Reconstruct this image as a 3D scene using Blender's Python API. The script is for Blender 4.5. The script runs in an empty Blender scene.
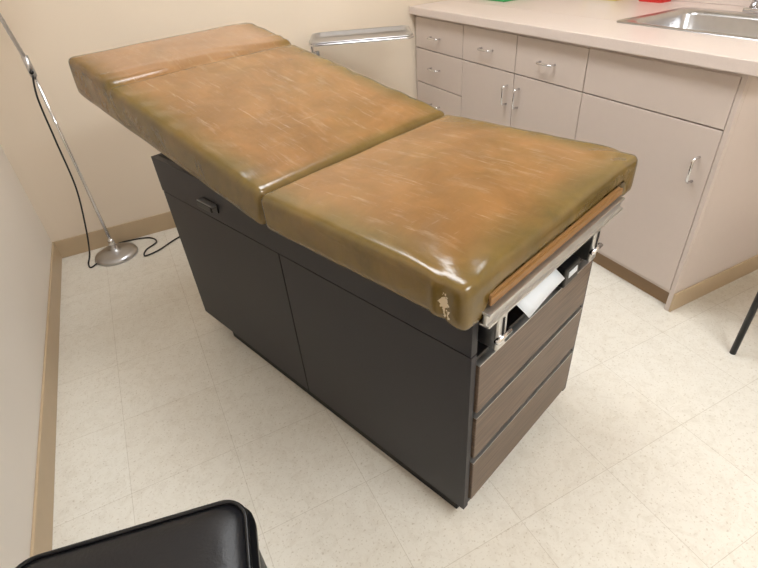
import bpy, bmesh, math, random
import numpy as np
from mathutils import Vector, Matrix, noise
random.seed(4)
S=bpy.context.scene
S.view_settings.view_transform='Standard'
S.view_settings.look='None'
col=S.collection

# ---------------------------------------------------------------- materials
def lin(c):
    o=[]
    for v in c:
        v/=255.0
        o.append(v/12.92 if v<=.04045 else ((v+.055)/1.055)**2.4)
    return (o[0],o[1],o[2],1)
def mat(name,c,rough=.5,metal=0,nscale=None,namt=.06,bump=0,bscale=80,coat=0,spec=.5):
    m=bpy.data.materials.new(name);m.use_nodes=True
    nt=m.node_tree;b=nt.nodes['Principled BSDF']
    b.inputs['Base Color'].default_value=lin(c);b.inputs['Roughness'].default_value=rough
    b.inputs['Metallic'].default_value=metal
    b.inputs['Coat Weight'].default_value=coat
    b.inputs['Specular IOR Level'].default_value=spec
    tc=nt.nodes.new('ShaderNodeTexCoord')
    if nscale:
        n=nt.nodes.new('ShaderNodeTexNoise');n.inputs['Scale'].default_value=nscale;n.inputs['Detail'].default_value=5
        nt.links.new(tc.outputs['Object'],n.inputs['Vector'])
        mx=nt.nodes.new('ShaderNodeMix');mx.data_type='RGBA'
        L=lin(c)
        mx.inputs[6].default_value=tuple(max(0,v*(1-namt)) for v in L[:3])+(1,)
        mx.inputs[7].default_value=tuple(min(1,v*(1+namt)) for v in L[:3])+(1,)
        nt.links.new(n.outputs['Fac'],mx.inputs[0]);nt.links.new(mx.outputs[2],b.inputs['Base Color'])
    if bump:
        n2=nt.nodes.new('ShaderNodeTexNoise');n2.inputs['Scale'].default_value=bscale;n2.inputs['Detail'].default_value=4
        nt.links.new(tc.outputs['Object'],n2.inputs['Vector'])
        bp=nt.nodes.new('ShaderNodeBump');bp.inputs['Strength'].default_value=bump;bp.inputs['Distance'].default_value=.002
        nt.links.new(n2.outputs['Fac'],bp.inputs['Height']);nt.links.new(bp.outputs['Normal'],b.inputs['Normal'])
    return m
M={}
M['wall']=mat('wall_paint',(228,213,194),.6,nscale=3,namt=.02,bump=.25,bscale=220)
M['wall_l']=mat('wall_paint_side',(230,221,210),.6,nscale=3,namt=.02,bump=.25,bscale=220)
M['ceil']=mat('ceiling_paint',(240,240,238),.9)
M['base']=mat('vinyl_baseboard',(188,166,136),.45,nscale=12,namt=.06)
M['lam']=mat('cabinet_laminate',(207,193,184),.42,nscale=40,namt=.02)
M['gap']=mat('cabinet_gap',(70,58,50),.8)
M['ctop']=mat('counter_laminate',(220,206,198),.3,nscale=150,namt=.05)
M['toe']=mat('toe_kick',(150,122,90),.5,nscale=10)
M['chrome']=mat('chrome',(225,225,228),.12,1)
M['steel']=mat('brushed_steel',(196,196,198),.28,1,nscale=30,namt=.08)
M['alu']=mat('aluminium_rail',(206,205,203),.32,.9,nscale=20)
M['dark']=mat('dark_laminate',(39,37,41),.42,nscale=260,namt=.12,spec=.35)
M['darkedge']=mat('dark_edge_trim',(30,28,30),.4)
M['black']=mat('black_plastic',(16,16,18),.35)
M['blackvinyl']=mat('black_vinyl',(18,18,22),.4,bump=.3,bscale=160)
M['blackmetal']=mat('black_metal',(20,20,22),.35,.3)
M['inner']=mat('cavity_black',(16,15,15),.7)
M['paper']=mat('paper',(214,220,226),.7)
M['ink']=mat('ink_grey',(120,122,126),.8)
M['cord']=mat('cord_rubber',(25,24,24),.5)
M['board']=mat('brown_board',(138,100,56),.4,nscale=25,namt=.15)
M['green']=mat('green_cloth',(60,170,95),.7,nscale=20)
M['red']=mat('red_plastic',(200,45,40),.4)
M['yellow']=mat('yellow_card',(225,210,130),.6)
M['white']=mat('white_plastic',(235,235,232),.5)

def wood():
    m=bpy.data.materials.new('drawer_woodgrain');m.use_nodes=True;nt=m.node_tree;b=nt.nodes['Principled BSDF']
    tc=nt.nodes.new('ShaderNodeTexCoord');mp=nt.nodes.new('ShaderNodeMapping');mp.inputs['Scale'].default_value=(3,3,90)
    n=nt.nodes.new('ShaderNodeTexNoise');n.inputs['Scale'].default_value=2.2;n.inputs['Detail'].default_value=6
    r=nt.nodes.new('ShaderNodeValToRGB');r.color_ramp.elements[0].color=lin((82,68,57));r.color_ramp.elements[1].color=lin((118,100,85))
    r.color_ramp.elements[0].position=.3;r.color_ramp.elements[1].position=.7
    nt.links.new(tc.outputs['Object'],mp.inputs[0]);nt.links.new(mp.outputs[0],n.inputs['Vector']);nt.links.new(n.outputs['Fac'],r.inputs[0]);nt.links.new(r.outputs[0],b.inputs['Base Color'])
    b.inputs['Roughness'].default_value=.45
    return m
M['wood']=wood()

# floor: 12 inch vinyl composition tiles
def floor_mat():
    m=bpy.data.materials.new('vinyl_floor_tile');m.use_nodes=True;nt=m.node_tree;b=nt.nodes['Principled BSDF'];N=nt.nodes.new;Lk=nt.links.new
    tc=N('ShaderNodeTexCoord');mp=N('ShaderNodeMapping');mp.inputs['Location'].default_value=(.09,.12,0)
    Lk(tc.outputs['Object'],mp.inputs[0])
    br=N('ShaderNodeTexBrick');br.offset=0;br.squash=1
    br.inputs['Scale'].default_value=1;br.inputs['Brick Width'].default_value=.305;br.inputs['Row Height'].default_value=.305
    br.inputs['Mortar Size'].default_value=.001;br.inputs['Mortar Smooth'].default_value=.6
    br.inputs['Color1'].default_value=lin((228,223,212));br.inputs['Color2'].default_value=lin((231,227,217));br.inputs['Mortar'].default_value=lin((204,197,183))
    Lk(mp.outputs[0],br.inputs['Vector'])
    n=N('ShaderNodeTexNoise');n.inputs['Scale'].default_value=26;n.inputs['Detail'].default_value=8;n.inputs['Roughness'].default_value=.75;n.inputs['Distortion'].default_value=1.0
    Lk(mp.outputs[0],n.inputs['Vector'])
    r=N('ShaderNodeValToRGB');r.color_ramp.elements[0].position=.36;r.color_ramp.elements[0].color=(.80,.77,.72,1);r.color_ramp.elements[1].position=.54;r.color_ramp.elements[1].color=(1,1,1,1)
    Lk(n.outputs['Fac'],r.inputs[0])
    mx=N('ShaderNodeMix');mx.data_type='RGBA';mx.blend_type='MULTIPLY';mx.inputs[0].default_value=.42
    Lk(br.outputs['Color'],mx.inputs[6]);Lk(r.outputs[0],mx.inputs[7])
    ns=N('ShaderNodeTexNoise');ns.inputs['Scale'].default_value=150;ns.inputs['Detail'].default_value=2;Lk(mp.outputs[0],ns.inputs['Vector'])
    rs=N('ShaderNodeValToRGB');rs.color_ramp.elements[0].position=.30;rs.color_ramp.elements[0].color=(.66,.60,.52,1);rs.color_ramp.elements[1].position=.40;rs.color_ramp.elements[1].color=(1,1,1,1);Lk(ns.outputs['Fac'],rs.inputs[0])
    mx2=N('ShaderNodeMix');mx2.data_type='RGBA';mx2.blend_type='MULTIPLY';mx2.inputs[0].default_value=.6
    Lk(mx.outputs[2],mx2.inputs[6]);Lk(rs.outputs[0],mx2.inputs[7])
    Lk(mx2.outputs[2],b.inputs['Base Color'])
    b.inputs['Roughness'].default_value=.26
    n2=N('ShaderNodeTexNoise');n2.inputs['Scale'].default_value=5;Lk(mp.outputs[0],n2.inputs['Vector'])
    bp=N('ShaderNodeBump');bp.inputs['Strength'].default_value=.15;bp.inputs['Distance'].default_value=.01
    Lk(n2.outputs['Fac'],bp.inputs['Height']);Lk(bp.outputs[0],b.inputs['Normal'])
    return m
M['floor']=floor_mat()

# aged vinyl upholstery; "edge" / "torn" are per-vertex wear; the third attribute paints head-end glare into colour
def vinyl():
    m=bpy.data.materials.new('aged_brown_vinyl');m.use_nodes=True;nt=m.node_tree;b=nt.nodes['Principled BSDF'];N=nt.nodes.new;Lk=nt.links.new
    tc=N('ShaderNodeTexCoord')
    n=N('ShaderNodeTexNoise');n.inputs['Scale'].default_value=6;n.inputs['Detail'].default_value=8;n.inputs['Roughness'].default_value=.65;n.inputs['Distortion'].default_value=.5
    Lk(tc.outputs['Object'],n.inputs['Vector'])
    tan=N('ShaderNodeValToRGB');e=tan.color_ramp.elements;e[0].position=.3;e[0].color=lin((120,84,42));e[1].position=.72;e[1].color=lin((152,109,62))
    Lk(n.outputs['Fac'],tan.inputs[0])
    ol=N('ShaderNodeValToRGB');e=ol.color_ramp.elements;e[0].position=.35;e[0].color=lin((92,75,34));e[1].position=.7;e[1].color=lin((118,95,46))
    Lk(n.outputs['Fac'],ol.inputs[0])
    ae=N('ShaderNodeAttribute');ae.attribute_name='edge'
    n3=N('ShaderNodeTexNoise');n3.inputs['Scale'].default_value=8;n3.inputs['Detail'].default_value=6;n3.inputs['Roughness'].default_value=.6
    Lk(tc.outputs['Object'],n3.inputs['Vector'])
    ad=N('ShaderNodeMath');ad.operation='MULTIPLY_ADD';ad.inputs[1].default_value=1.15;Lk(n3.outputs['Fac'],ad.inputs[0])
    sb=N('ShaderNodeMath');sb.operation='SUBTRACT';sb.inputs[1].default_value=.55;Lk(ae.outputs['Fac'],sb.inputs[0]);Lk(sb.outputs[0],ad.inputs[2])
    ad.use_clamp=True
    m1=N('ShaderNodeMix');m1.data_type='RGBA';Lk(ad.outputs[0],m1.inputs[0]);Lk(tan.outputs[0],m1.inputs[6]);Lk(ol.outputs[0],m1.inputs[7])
    inv=N('ShaderNodeMath');inv.operation='SUBTRACT';inv.inputs[0].default_value=1.0;inv.use_clamp=True;Lk(ae.outputs['Fac'],inv.inputs[1])
    prev=m1.outputs[2]
    for sc,rot,lo_,hi_,mxv in(((26,5,10),.5,.54,.80,.34),((60,4,20),-.35,.59,.69,.42),((5,50,20),.25,.61,.71,.28)):
        mp=N('ShaderNodeMapping');mp.inputs['Scale'].default_value=sc;mp.inputs['Rotation'].default_value=(0,0,rot);Lk(tc.outputs['Object'],mp.inputs[0])
        n4=N('ShaderNodeTexNoise');n4.inputs['Scale'].default_value=1.6;n4.inputs['Detail'].default_value=10;n4.inputs['Roughness'].default_value=.75;Lk(mp.outputs[0],n4.inputs['Vector'])
        r4=N('ShaderNodeValToRGB');e=r4.color_ramp.elements;e[0].position=lo_;e[0].color=(0,0,0,1);e[1].position=hi_;e[1].color=(mxv,mxv,mxv,1);Lk(n4.outputs['Fac'],r4.inputs[0])
        ms=N('ShaderNodeMath');ms.operation='MULTIPLY';Lk(r4.outputs[0],ms.inputs[0]);Lk(inv.outputs[0],ms.inputs[1])
        m2=N('ShaderNodeMix');m2.data_type='RGBA';Lk(ms.outputs[0],m2.inputs[0]);Lk(prev,m2.inputs[6]);m2.inputs[7].default_value=lin((200,182,156));prev=m2.outputs[2]
    ap=N('ShaderNodeAttribute');ap.attribute_name='glare_tint'
    m2b=N('ShaderNodeMix');m2b.data_type='RGBA';Lk(ap.outputs['Fac'],m2b.inputs[0]);Lk(prev,m2b.inputs[6]);m2b.inputs[7].default_value=lin((180,146,120))  # glare on the head section mixed into the base colour
    at=N('ShaderNodeAttribute');at.attribute_name='torn'
    n5=N('ShaderNodeTexNoise');n5.inputs['Scale'].default_value=90;n5.inputs['Detail'].default_value=3;Lk(tc.outputs['Object'],n5.inputs['Vector'])
    mt=N('ShaderNodeMath');mt.operation='MULTIPLY';Lk(at.outputs['Fac'],mt.inputs[0]);Lk(n5.outputs['Fac'],mt.inputs[1])
    gt=N('ShaderNodeMath');gt.operation='GREATER_THAN';gt.inputs[1].default_value=.35;Lk(mt.outputs[0],gt.inputs[0])
    m3=N('ShaderNodeMix');m3.data_type='RGBA';Lk(gt.outputs[0],m3.inputs[0]);Lk(m2b.outputs[2],m3.inputs[6]);m3.inputs[7].default_value=lin((205,186,155))
    Lk(m3.outputs[2],b.inputs['Base Color'])
    rr=N('ShaderNodeMapRange');rr.inputs['To Min'].default_value=.16;rr.inputs['To Max'].default_value=.30;Lk(n3.outputs['Fac'],rr.inputs[0]);Lk(rr.outputs[0],b.inputs['Roughness'])
    b.inputs['Specular IOR Level'].default_value=.65
    n6=N('ShaderNodeTexNoise');n6.inputs['Scale'].default_value=8;n6.inputs['Detail'].default_value=2.5;n6.inputs['Distortion'].default_value=.8;Lk(tc.outputs['Object'],n6.inputs['Vector'])
    bp=N('ShaderNodeBump');bp.inputs['Strength'].default_value=.32;bp.inputs['Distance'].default_value=.012;Lk(n6.outputs['Fac'],bp.inputs['Height'])
    vo=N('ShaderNodeTexVoronoi');vo.inputs['Scale'].default_value=260;Lk(tc.outputs['Object'],vo.inputs['Vector'])
    bp2=N('ShaderNodeBump');bp2.inputs['Strength'].default_value=.10;bp2.inputs['Distance'].default_value=.001;Lk(vo.outputs['Distance'],bp2.inputs['Height']);Lk(bp.outputs[0],bp2.inputs['Normal'])
    Lk(bp2.outputs[0],b.inputs['Normal'])
    return m
M['vinyl']=vinyl()

# ---------------------------------------------------------------- geometry helpers
def empty(name,loc=(0,0,0),rz=0):
    o=bpy.data.objects.new(name,None);o.location=loc;o.rotation_euler=(0,0,rz);col.objects.link(o);return o
def finish(bm,name,m,parent=None,smooth=False,loc=None,rot=None):
    bmesh.ops.recalc_face_normals(bm,faces=bm.faces)
    me=bpy.data.meshes.new(name);bm.to_mesh(me);bm.free()
    if smooth:
        for p in me.polygons:p.use_smooth=True
    me.materials.append(M[m] if isinstance(m,str) else m)
    o=bpy.data.objects.new(name,me);col.objects.link(o)
    if parent:o.parent=parent
    if loc:o.location=loc
    if rot:o.rotation_euler=rot
    return o
def box(name,x,y,z,m,parent=None,bev=.0,seg=2):
    bm=bmesh.new();bmesh.ops.create_cube(bm,size=1)
    for v in bm.verts:
        v.co=Vector(((x[0]+x[1])/2+v.co.x*(x[1]-x[0]),(y[0]+y[1])/2+v.co.y*(y[1]-y[0]),(z[0]+z[1])/2+v.co.z*(z[1]-z[0])))
    if bev>0:bmesh.ops.bevel(bm,geom=bm.edges[:],offset=bev,segments=seg,affect='EDGES',profile=.5)
    return finish(bm,name,m,parent)
def smoothpath(pts,n=8,closed=False):
    P=[Vector(p) for p in pts];out=[];k=len(P)
    rng=k if closed else k-1
    for i in range(rng):
        p0=P[(i-1)%k] if (closed or i>0) else P[i];p1=P[i];p2=P[(i+1)%k];p3=P[(i+2)%k] if (closed or i+2<k) else P[(i+1)%k]
        for j in range(n):
            t=j/n
            out.append(.5*((2*p1)+(-p0+p2)*t+(2*p0-5*p1+4*p2-p3)*t*t+(-p0+3*p1-3*p2+p3)*t**3))
    if not closed:out.append(P[-1])
    return out
def tube(name,pts,r,m,parent=None,smooth_n=0,seg=12,closed=False):
    P=smoothpath(pts,smooth_n,closed) if smooth_n else [Vector(p) for p in pts]
    bm=bmesh.new();rings=[];k=len(P);nrm=None
    for i,p in enumerate(P):
        a=P[(i-1)%k] if (closed or i>0) else P[i];b=P[(i+1)%k] if (closed or i<k-1) else P[i]
        t=(b-a).normalized()
        if nrm is None:
            nrm=t.orthogonal().normalized()
        nrm=(nrm-t*nrm.dot(t)).normalized();bn=t.cross(nrm)
        rr=r[i] if isinstance(r,(list,tuple)) else r
        rings.append([bm.verts.new(p+(nrm*math.cos(2*math.pi*j/seg)+bn*math.sin(2*math.pi*j/seg))*rr) for j in range(seg)])
    for i in range(k if closed else k-1):
        A=rings[i];B=rings[(i+1)%k]
        for j in range(seg):bm.faces.new((A[j],A[(j+1)%seg],B[(j+1)%seg],B[j]))
    if not closed:
        bm.faces.new(rings[0]);bm.faces.new(rings[-1])
    return finish(bm,name,m,parent,smooth=True)
def lathe(name,prof,m,parent=None,loc=(0,0,0),seg=40):
    bm=bmesh.new();rings=[]
    for r,z in prof:
        rings.append([bm.verts.new((loc[0]+max(r,1e-4)*math.cos(2*math.pi*j/seg),loc[1]+max(r,1e-4)*math.sin(2*math.pi*j/seg),loc[2]+z)) for j in range(seg)])
    for A,B in zip(rings,rings[1:]):
        for j in range(seg):bm.faces.new((A[j],A[(j+1)%seg],B[(j+1)%seg],B[j]))
    bm.faces.new(rings[0]);bm.faces.new(rings[-1])
    bmesh.ops.remove_doubles(bm,verts=bm.verts,dist=1e-5)
    return finish(bm,name,m,parent,smooth=True)
def rrect(x0,x1,y0,y1,r,n=6):
    pts=[]
    for cx,cy,a0 in((x1-r,y1-r,0),(x0+r,y1-r,90),(x0+r,y0+r,180),(x1-r,y0+r,270)):
        for i in range(n+1):
            a=math.radians(a0+90*i/n);pts.append((cx+r*math.cos(a),cy+r*math.sin(a)))
    return pts
def loft(name,loops,m,parent=None,cap=(True,True),smooth=True):
    bm=bmesh.new();R=[[bm.verts.new(p) for p in L] for L in loops]
    for A,B in zip(R,R[1:]):
        k=len(A)
        for j in range(k):bm.faces.new((A[j],A[(j+1)%k],B[(j+1)%k],B[j]))
    if cap[0]:bm.faces.new(R[0])
    if cap[1]:bm.faces.new(R[-1])
    return finish(bm,name,m,parent,smooth=smooth)

# ---------------------------------------------------------------- room
XR,YF,H=2.96,-4.2,2.5
box('floor',(-.1,XR+.1),(YF-.1,.1),(-.05,0),'floor')
box('ceiling',(-.1,XR+.1),(YF-.1,.1),(H,H+.05),'ceil')
box('wall_left',(-.1,0),(YF-.1,.1),(0,H),'wall_l')
box('wall_back',(0,XR),(0,.1),(0,H),'wall')
box('wall_right',(XR,XR+.1),(YF-.1,.1),(0,H),'wall')
box('wall_front',(0,XR),(YF-.1,YF),(0,H),'wall')
box('baseboard_left',(0,.009),(YF,-.009),(0,.098),'base',bev=.002)
box('baseboard_back',(0,2.17),(-.009,0),(0,.098),'base',bev=.002)
box('baseboard_front',(0.01,XR-.01),(YF,YF+.009),(0,.098),'base',bev=.002)
box('baseboard_right',(XR-.009,XR),(YF+.01,-1.92),(0,.098),'base',bev=.002)

# ---------------------------------------------------------------- base cabinets with counter
K=empty('kitchen_base_cabinets')
X0=2.162;YE=-1.879
box('end_panel',(X0+.0185,XR-.01),(YE,YE+.018),(.0,.872),'lam',K,.001)
box('end_cove_base',(X0+.0,XR-.012),(YE-.008,YE),(0,.085),'base',K,.002)
box('face_backing',(X0+.018,X0+.03),(YE+.018,-.012),(.09,.865),'gap',K)
box('far_end_panel',(X0+.03,XR-.01),(-.03,-.012),(.09,.872),'lam',K)
box('bottom_panel',(X0+.004,XR-.01),(YE+.018,-.012),(.075,.09),'lam',K)
box('toe_kick',(X0+.03,X0+.04),(YE+.018,-.012),(0,.075),'toe',K)
box('end_stile',(X0,X0+.018),(YE,-1.862),(.0,.872),'lam',K,.001)
box('top_rail',(X0+.003,X0+.018),(YE+.018,-.012),(.858,.872),'lam',K)
g=.0022
def front(n,ya,yb,za,zb):
    box(n,(X0-.001,X0+.017),(yb+g,ya-g),(za+g,zb-g),'lam',K,.0015)
def pull(n,yc,zc,vertical=False):
    h=.042
    if vertical:
        pts=[(X0,yc,zc+h),(X0-.022,yc,zc+h),(X0-.03,yc,zc+h-.008),(X0-.03,yc,zc-h+.008),(X0-.022,yc,zc-h),(X0,yc,zc-h)]
    else:
        pts=[(X0,yc+h,zc),(X0-.022,yc+h,zc),(X0-.03,yc+h-.008,zc),(X0-.03,yc-h+.008,zc),(X0-.022,yc-h,zc),(X0,yc-h,zc)]
    tube(n,pts,.0045,'chrome',K)
front('drawer_front_1',-.014,-.48,.70,.86);front('drawer_front_2',-.014,-.48,.515,.70);front('drawer_front_3',-.014,-.48,.30,.515);front('drawer_front_4',-.014,-.48,.085,.30)
for i,z in enumerate((.77,.61,.41,.2)):pull('drawer_pull_%d'%i,-.225,z)
front('drawer_front_5',-.48,-.885,.70,.86);front('door_1',-.48,-.885,.085,.70)
front('drawer_front_6',-.885,-1.29,.70,.86);front('door_2',-.885,-1.29,.085,.70)
front('sink_false_front',-1.29,-1.862,.70,.86);front('door_3',-1.29,-1.862,.085,.70)
pull('drawer_pull_5',-.68,.775);pull('drawer_pull_6',-1.085,.775)
pull('door_pull_1',-.845,.60,True);pull('door_pull_2',-.925,.60,True);pull('door_pull_3',-1.815,.56,True)
cx0,cx1,cy0,cy1=2.128,XR-.005,-1.94,-.005
sx0,sx1,sy0,sy1=2.40,2.74,-1.83,-1.245
zt0,zt1=.873,.912
box('counter_front',(cx0,sx0),(cy0,cy1),(zt0,zt1),'ctop',K,.003)
box('counter_back',(sx1,cx1),(cy0,cy1),(zt0,zt1),'ctop',K)
box('counter_left',(sx0,sx1),(sy1,cy1),(zt0,zt1),'ctop',K)
box('counter_right',(sx0,sx1),(cy0,sy0),(zt0,zt1),'ctop',K)
box('backsplash',(cx1-.018,cx1),(cy0,cy1),(zt1,zt1+.1),'ctop',K,.002)
# sink
def L2(pts,z):return [(a,b,z) for a,b in pts]
SK=empty('kitchen_sink')
loops=[L2(rrect(2.365,2.785,-1.875,-1.20,.03),.9125),L2(rrect(2.367,2.783,-1.873,-1.202,.03),.917),
 L2(rrect(2.385,2.755,-1.855,-1.222,.035),.9165),L2(rrect(2.405,2.735,-1.825,-1.25,.045),.913),L2(rrect(2.41,2.73,-1.82,-1.255,.045),.90),
 L2(rrect(2.42,2.72,-1.81,-1.265,.05),.77),L2(rrect(2.45,2.69,-1.78,-1.295,.05),.752)]
loft('bowl',loops,'steel',SK,cap=(False,True))
lathe('drain',[(.001,.004),(.03,.004),(.04,.002),(.042,0)],'chrome',SK,(2.57,-1.54,.752))
lathe('faucet_base',[(.03,0),(.03,.02),(.02,.035),(.017,.09),(.001,.095)],'chrome',SK,(2.82,-1.54,.9125))
box('faucet_deck',(2.795,2.845),(-1.65,-1.43),(.9125,.93),'chrome',SK,.006,3)
tube('faucet_spout',[(2.82,-1.54,.99),(2.80,-1.54,1.04),(2.74,-1.54,1.06),(2.66,-1.54,1.05),(2.62,-1.54,1.01)],.011,'chrome',SK,6)
for i,y in enumerate((-1.62,-1.46)):
    lathe('tap_%d'%i,[(.018,0),(.016,.03),(.022,.035),(.022,.055),(.001,.06)],'chrome',SK,(2.82,y,.93))
gt=empty('green_towel')
box('fold_lower',(2.50,2.72),(-.36,-.12),(.912,.922),'green',gt,.004);box('fold_upper',(2.51,2.71),(-.35,-.13),(.922,.931),'green',gt,.004)
gb=empty('glove_box')
box('carton',(2.80,2.91),(-.82,-.62),(.912,.985),'yellow',gb,.002);box('label_band',(2.798,2.80),(-.80,-.64),(.925,.975),'white',gb);box('opening',(2.83,2.88),(-.78,-.66),(.985,.987),'ink',gb)
rb=empty('red_sharps_container')
loft('tub',[L2(rrect(2.85,2.93,-1.03,-.90,.02),.912),L2(rrect(2.845,2.935,-1.04,-.89,.02),1.08)],'red',rb,smooth=False)
loft('lid',[L2(rrect(2.84,2.937,-1.045,-.885,.02),1.081),L2(rrect(2.85,2.93,-1.03,-.90,.02),1.10)],'white',rb,smooth=False)

# ---------------------------------------------------------------- exam table
TY=.3303
T=empty('exam_table',(.9937,-2.1862,0),TY)
L,W=1.28,.538
box('plinth',(.02,W-.02),(.035,1.13),(0,.066),'inner',T,.003)
box('bottom_panel',(.004,W-.004),(.004,L-.004),(.066,.082),'darkedge',T,.001)
box('carcass_core',(.014,W-.014),(.03,L-.014),(.082,.585),'inner',T)
for s,(a,b) in enumerate(((0,.018),(W-.018,W))):
    box('side_door_a_%d'%s,(a,b),(.0,.6165),(.066,.597),'dark',T,.0012)
    box('side_door_b_%d'%s,(a,b),(.6205,L),(.066,.597),'dark',T,.0012)
    box('side_fascia_%d'%s,(a-.002 if s==0 else a,b if s==0 else b+.002),(.0,L),(.601,.722),'dark',T,.0012)
box('head_panel',(.018,W-.018),(L-.016,L),(.066,.722),'dark',T,.001)
box('deck',(.018,W-.018),(.02,L-.016),(.708,.722),'inner',T)
box('cavity_floor',(.018,W-.018),(.004,.6),(.573,.582),'darkedge',T)
box('cavity_back',(.018,W-.018),(.45,.47),(.582,.708),'inner',T)
box('side_pull_plate',(-.006,-.002),(.895,.975),(.633,.662),'black',T,.001)
box('side_pull_lip',(-.024,-.004),(.895,.975),(.655,.663),'steel',T,.002)
box('side_pull_front',(-.026,-.020),(.895,.975),(.642,.661),'black',T,.002)
for i,(za,zb) in enumerate(((.422,.562),(.262,.402),(.092,.240))):
    box('drawer_front_%d'%i,(.022,W-.022),(-.006,.012),(za,zb),'wood',T,.0015)
    box('drawer_edge_%d'%i,(.022,W-.022),(-.006,.012),(zb,zb+.003),'alu',T)
    box('drawer_box_%d'%i,(.026,W-.026),(.012,.028),(za+.01,zb+.009),'inner',T)
# pull-out leg board and front rail
box('leg_board',(-.010,.506),(-.038,.44),(.752,.774),'board',T,.004)
box('leg_board_welt',(-.014,.510),(-.042,-.037),(.755,.771),'board',T,.002)
box('board_support',(.03,.51),(.0,.44),(.722,.751),'inner',T)
box('rail_web',(-.028,.510),(-.044,-.037),(.722,.746),'alu',T,.002)
box('rail_flange_top',(-.028,.510),(-.050,-.02),(.744,.749),'alu',T,.001)
box('rail_flange_bottom',(-.028,.510),(-.050,-.03),(.719,.724),'alu',T,.001)
for s,v in enumerate((.0,.49)):
    box('rail_bracket_%d'%s,(v,v+.02),(-.038,.03),(.712,.722),'steel',T,.002)
# stirrups folded into the opening
for s,v in enumerate((.048,.440)):
    box('stirrup_plate_%d'%s,(v-.006,v+.006),(-.024,.05),(.605,.708),'steel',T,.002)
    box('stirrup_clip_%d'%s,(v-.012,v+.018),(-.032,-.022),(.608,.705),'alu',T,.004)
    box('stirrup_slot_%d'%s,(v+.0,v+.006),(-.0335,-.0315),(.63,.685),'inner',T)
    tube('stirrup_pin_%d'%s,[(v-.020,-.034,.640),(v+.026,-.034,.640)],.006,'chrome',T)
    tube('stirrup_arm_%d'%s,[(v,.03,.66),(v,.42,.66)],.010,'chrome',T)
bm=bmesh.new()
rows=[]
for t in np.linspace(0,1,7):
    rows.append([bm.verts.new((.105+.165*s+.035*t,.035-.074*t+.01*s,.706-.064*t-.012*t*t+.004*math.sin(3*s)*t)) for s in np.linspace(0,1,7)])
for A,B in zip(rows,rows[1:]):
    for j in range(6):bm.faces.new((A[j],A[j+1],B[j+1],B[j]))
o=finish(bm,'leaflet',M['paper'],T,smooth=True)
md=o.modifiers.new('s','SOLIDIFY');md.thickness=.001
box('latch_block',(.33,.40),(-.02,.05),(.582,.635),'black',T,.004)
box('latch_label',(.345,.385),(-.0215,-.0195),(.605,.62),'paper',T)

# pads
def pad(name,half,R,parent,loc,rotx,fn,step=.0105):
    a,b,c=half
    nx,ny,nz=int(2*a/step),int(2*b/step),8
    bm=bmesh.new();vd={}
    def warp(t,h,r):
        return math.copysign(abs(t)**.88,t)*h
    def V(i,j,k):
        key=(i,j,k)
        if key not in vd:
            p=Vector((warp(-1+2*i/nx,a,R),warp(-1+2*j/ny,b,R),-c+2*c*k/nz))
            r=min(R,c-.001)
            q=Vector((max(-a+r,min(a-r,p.x)),max(-b+r,min(b-r,p.y)),max(-c+r,min(c-r,p.z))))
            d=p-q
            if d.length>1e-9:
                d=d.normalized()*r
            vd[key]=(bm.verts.new(q+d),i,j,k)
        return vd[key][0]
    for i in range(nx):
        for j in range(ny):
            for k in (0,nz):bm.faces.new((V(i,j,k),V(i+1,j,k),V(i+1,j+1,k),V(i,j+1,k)))
    for i in range(nx):
        for k in range(nz):
            for j in (0,ny):bm.faces.new((V(i,j,k),V(i+1,j,k),V(i+1,j,k+1),V(i,j,k+1)))
    for j in range(ny):
        for k in range(nz):
            for i in (0,nx):bm.faces.new((V(i,j,k),V(i,j+1,k),V(i,j+1,k+1),V(i,j,k+1)))
    edge={};torn={};glare_tint={}
    bm.verts.index_update()
    for v,_,_,_ in vd.values():
        co=v.co.copy();nc,e,t,pl=fn(co,a,b,c);v.co=nc;edge[v.index]=e;torn[v.index]=t;glare_tint[v.index]=pl
    bmesh.ops.recalc_face_normals(bm,faces=bm.faces)
    me=bpy.data.meshes.new(name);bm.to_mesh(me);bm.free()
    for nm,dct in(('edge',edge),('torn',torn),('glare_tint',glare_tint)):
        at=me.attributes.new(nm,'FLOAT','POINT')
        for i in range(len(me.vertices)):at.data[i].value=dct[i]
    for p in me.polygons:p.use_smooth=True
    me.materials.append(M['vinyl'])
    o=bpy.data.objects.new(name,me);col.objects.link(o);o.parent=parent;o.location=loc;o.rotation_euler=(rotx,0,0)
    return o
def sm(x,a,b):
    t=max(0,min(1,(x-a)/(b-a)));return t*t*(3-2*t)
VC=W/2-.002; HW=.341
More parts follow.
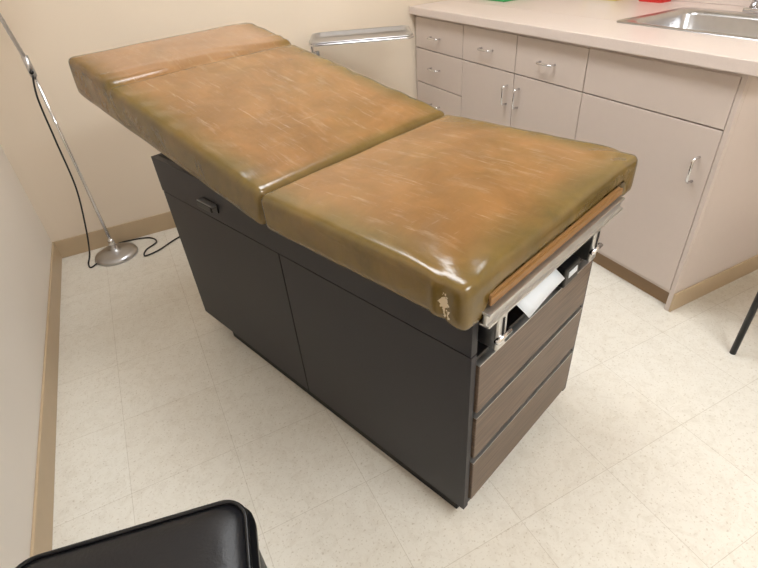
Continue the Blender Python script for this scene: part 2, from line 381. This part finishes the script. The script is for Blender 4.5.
def f_foot(p,a,b,c):
    x,y,z=p
    dx=a-abs(x);dyf=y+b;dyh=b-y
    top=sm(z,-c,c)
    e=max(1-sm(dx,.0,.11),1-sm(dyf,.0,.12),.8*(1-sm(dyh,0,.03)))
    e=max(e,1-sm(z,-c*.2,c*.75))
    z2=z+top*.006*(1-(x/a)**2)*(1-(y/b)**2)
    cr=sm(abs(x),a-.085,a-.05)
    fr=1-sm(dyf,.02,.09)
    if z<0: z2+= .046*(1-cr)*fr*min(1,-z/c*1.3)
    z2-= cr*fr*.010*(1-top*.7)
    z2-= .003*top*(1-sm(dx+dyf,.0,.14))
    side=(1-sm(dx,.0,.02))
    x2=x-math.copysign(.006,x)*side*math.exp(-((dyf-.05)/.007)**2)*(1-.6*top)
    x2+=math.copysign(.004,x)*side*math.exp(-((dyf-.064)/.008)**2)
    y2=y
    # radiating gathers where the cover is pulled over the front corners
    rr=math.hypot(dx,dyf);an=math.atan2(dyf+.001,dx+.001)
    z2+=.0022*top*math.sin(an*9)*math.exp(-((rr-.09)/.045)**2)
    z2+=.0018*top*noise.noise(Vector((x*9,y*18,0)))
    x2+=.002*noise.noise(Vector((y*14,z*12,5)))*(1-sm(dx,0,.04))*(1 if x>0 else -1)
    t=0
    if x<0:t=1-sm(math.sqrt((x+a-.0)**2+((dyf-.045)*1.5)**2+((z+.006)*.7)**2),.008,.036)
    return Vector((x2,y2,z2)),e,t,0
def f_back(p,a,b,c):
    x,y,z=p
    dx=a-abs(x);dyh=y+b;dyt=b-y
    top=sm(z,-c,c)
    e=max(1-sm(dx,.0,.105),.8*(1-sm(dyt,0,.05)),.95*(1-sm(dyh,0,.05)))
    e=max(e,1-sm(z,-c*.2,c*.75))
    z2=z+top*.006*(1-(x/a)**2)*(1-(y/b)**4)
    if z<0: z2-=.020*sm(y,-b,b)*(-z/c)
    hs=sm(y,b-.30,b-.22)
    z2+=top*.010*hs
    z2-=top*.006*math.exp(-((y-(b-.285))/.012)**2)
    z2-=top*.005*(1-sm(dyt,0,.08))
    w=1-sm(abs(y-(b-.25)),.0,.09)
    wv=noise.noise(Vector((x*6,y*3,2)))
    z2+=.0018*top*w*math.sin((y+x*.12)*160+3*wv)
    z2+=.0022*top*noise.noise(Vector((x*7,y*14,7)))
    z2+=.0014*top*(1-sm(dx,0,.10))*math.sin(y*60+4*noise.noise(Vector((y*4,x,0))))
    x2=x+.002*noise.noise(Vector((y*12,z*12,5)))*(1-sm(dx,0,.04))
    glare_tint=.45*hs*(1-e)*(0.8+.4*noise.noise(Vector((x*4,y*5,1))))  # lighter tint over the head section stands in for reflected glare
    return Vector((x2,y,z2)),e*(1-.35*hs),0,max(0,glare_tint)
UH=.532
pad('foot_cushion',(HW,(UH+.034)/2,.046),.019,T,(VC,(UH-.034)/2,.777),0,f_foot)
LB=1.0;ang=math.radians(11.0)
yc=UH+.002+LB/2*math.cos(ang);zc=.728+.050+math.sin(ang)*LB/2
pad('back_cushion',(HW,LB/2,.050),.019,T,(VC,yc,zc),ang,f_back)
bb=box('back_board',(-.26,.26),(-.47,.40),(-.014,-.001),'darkedge',T,.002)
bb.location=(VC,yc+.056*math.sin(ang),zc-.060*math.cos(ang));bb.rotation_euler=(ang-.018,0,0)
for s,v in enumerate((.06,.478)):
    tube('back_strut_%d'%s,[(v,1.05,.715),(v,1.22,.80)],.010,'steel',T)

# ---------------------------------------------------------------- mayo stand
MS=empty('mayo_instrument_stand',(1.69,-.285,0),math.radians(-25))
hx,hy=.245,.14
lo=[[(q[0],q[1],z) for q in rrect(-hx+i,hx-i,-hy+i,hy-i,r)] for i,z,r in((-.004,.859,.04),(.0,.863,.04),(.008,.860,.035),(.014,.846,.03),(.03,.842,.02))]
o=loft('tray',lo,'steel',MS,cap=(False,True))
md=o.modifiers.new('s','SOLIDIFY');md.thickness=.0015
tube('tray_frame',[(q[0],q[1],.850) for q in rrect(-hx-.002,hx+.002,-hy-.002,hy+.002,.04)],.005,'chrome',MS,closed=True)
tube('frame_neck',[(-hx,0,.848),(-hx-.0,0,.80),(-hx+.02,0,.77)],.008,'chrome',MS,4)
tube('post',[(-hx+.02,0,.02),(-hx+.02,0,.80)],.0125,'chrome',MS)
lathe('collar',[(.018,0),(.02,.01),(.02,.04),(.018,.05)],'black',MS,(-hx+.02,0,.60))
tube('base_frame',[(.20,.11,.03),(-hx-.02,.11,.03),(-hx-.02,-.11,.03),(.20,-.11,.03)],.012,'chrome',MS)
for i,(x,y) in enumerate(((.19,.11),(.19,-.11),(-hx-.01,.11),(-hx-.01,-.11))):
    tube('caster_%d'%i,[(x,y-.008,.0185),(x,y+.008,.0185)],.018,'black',MS,seg=16)
tube('base_link',[(-hx-.02,0,.03),(-hx+.02,0,.03)],.014,'chrome',MS)

# ---------------------------------------------------------------- gooseneck lamp
LP=empty('gooseneck_floor_lamp',(.27,-.145,0))
lathe('base',[(.103,0),(.105,.006),(.102,.016),(.085,.026),(.05,.033),(.02,.036),(.018,.06),(.012,.075),(.001,.076)],'steel',LP)
lathe('hub',[(.016,.03),(.016,.09),(.010,.10)],'chrome',LP)
tube('pole',[(0,0,.05),(-.005,0,.5),(-.012,0,.9)],.0075,'chrome',LP)
tube('pole_sleeve',[(-.011,0,.88),(-.014,0,.96)],.013,'steel',LP)
tube('switch',[(-.012,-.012,.90),(-.012,-.024,.90)],.008,'black',LP)
gp=smoothpath([(-.014,0,.95),(-.03,-.01,1.08),(-.05,-.03,1.25),(-.03,-.06,1.42),(.06,-.1,1.5),(.15,-.15,1.46)],14)
tube('gooseneck',gp,[.0075+.0012*(i%2) for i in range(len(gp))],'steel',LP)
lathe('shade',[(.02,.12),(.028,.10),(.035,.08),(.06,.02),(.07,0),(.066,0),(.03,.07)],'steel',LP,(.16,-.155,1.35))
tube('cord',[(-.012,-.022,.89),(-.03,-.03,.8),(-.035,-.03,.62),(-.04,-.03,.4),(-.075,-.02,.2),(-.11,-.01,.06),(-.135,-.02,.008),(-.12,-.06,.005),(-.06,.02,.005),(.0,.115,.005),(.08,.12,.005),(.17,.09,.005),(.20,.02,.005),(.14,-.04,.005),(.13,-.1,.005),(.2,-.08,.005),(.28,-.02,.005),(.36,.03,.005),(.42,.10,.005)],.0038,'cord',LP,8,seg=8)

# ---------------------------------------------------------------- chairs
def chair(name,loc,rz):
    C=empty(name,loc,rz)
    w=.20
    loops=[]
    for i,z,r in((.02,.415,.04),(.002,.420,.045),(0,.432,.045),(.004,.446,.045),(.02,.456,.04),(.05,.460,.04)):
        loops.append([(q[0],q[1],z) for q in rrect(-w+i,w-i,-w+i,w-i,r,8)])
    loft('seat',loops,'blackvinyl',C)
    loft('seat_shell',[[(q[0],q[1],z) for q in rrect(-w-.008,w+.008,-w-.008,w+.008,.05,8)] for z in(.400,.420)],'black',C)
    tube('seat_welt',[(q[0],q[1],.448) for q in rrect(-w+.002,w-.002,-w+.002,w-.002,.045,8)],.0045,'black',C,closed=True,seg=8)
    for s in(-1,1):
        y=s*(w-.02)
        tube('front_leg_%d'%s,[(w-.03,y,.405),(w-.02,y,.39),(w-.018,y,.0)],.010,'blackmetal',C)
        tube('back_leg_%d'%s,[(-w+.02,y,.0),(-w+.02,y,.40)],.009,'blackmetal',C)
        tube('side_rail_%d'%s,[(-w+.02,y,.395),(w-.02,y,.395)],.010,'blackmetal',C)
        tube('back_post_%d'%s,[(-w+.03,s*.07,.40),(-w-.005,s*.07,.42),(-w-.022,s*.07,.70)],.009,'blackmetal',C)
    bk=[]
    for i,xx in((.02,.014),(0,.006),(0,-.006),(.02,-.012)):
        bk.append([(xx-w-.012-(q[1]-.62)*.08,q[0],q[1]) for q in rrect(-w+i,w-i,.52+i,.80-i,.05,8)])
    loft('backrest',bk,'blackvinyl',C)
    return C
chair('stacking_chair',(.292,-2.297,0),math.radians(-11))
chair('stacking_chair.001',(2.332,-2.322,0),math.radians(180))

# ---------------------------------------------------------------- lights
def troffer(name,x,y,e,rz=0):
    E=empty(name,(x,y,H),rz)
    box('frame',(-.32,.32),(-.62,.62),(-.03,-.0),'white',E,.003)
    m=bpy.data.materials.new('light_diffuser');m.use_nodes=True;b=m.node_tree.nodes['Principled BSDF']
    b.inputs['Emission Color'].default_value=(.96,.985,1,1);b.inputs['Emission Strength'].default_value=e
    box('diffuser',(-.28,.28),(-.58,.58),(-.034,-.029),m,E)
troffer('ceiling_light_panel',1.3,-1.2,14)
troffer('ceiling_fill_panel',1.5,-3.3,20.5,math.pi/2)  # unseen panel behind the camera, strength raised as fill for the cabinet end
wd=bpy.data.worlds.new('w');S.world=wd;wd.use_nodes=True
wd.node_tree.nodes['Background'].inputs[0].default_value=(1,.97,.93,1);wd.node_tree.nodes['Background'].inputs[1].default_value=.3

# ---------------------------------------------------------------- camera
yaw,pitch,roll,f=-0.4247,-0.6218,-0.0865,497.65
w=Vector((-math.sin(yaw)*math.cos(pitch),math.cos(yaw)*math.cos(pitch),math.sin(pitch)))
r=w.cross(Vector((0,0,1))).normalized();u=r.cross(w)
r2=r*math.cos(roll)+u*math.sin(roll);u2=-r*math.sin(roll)+u*math.cos(roll)
cd=bpy.data.cameras.new('camera');cam=bpy.data.objects.new('camera',cd);col.objects.link(cam)
mm=Matrix((r2,u2,-w)).transposed().to_4x4();mm.translation=Vector((.5614,-2.7422,1.2841));cam.matrix_world=mm
cd.sensor_fit='HORIZONTAL';cd.sensor_width=36;cd.lens=36*f/758;cd.clip_start=.02
S.camera=cam
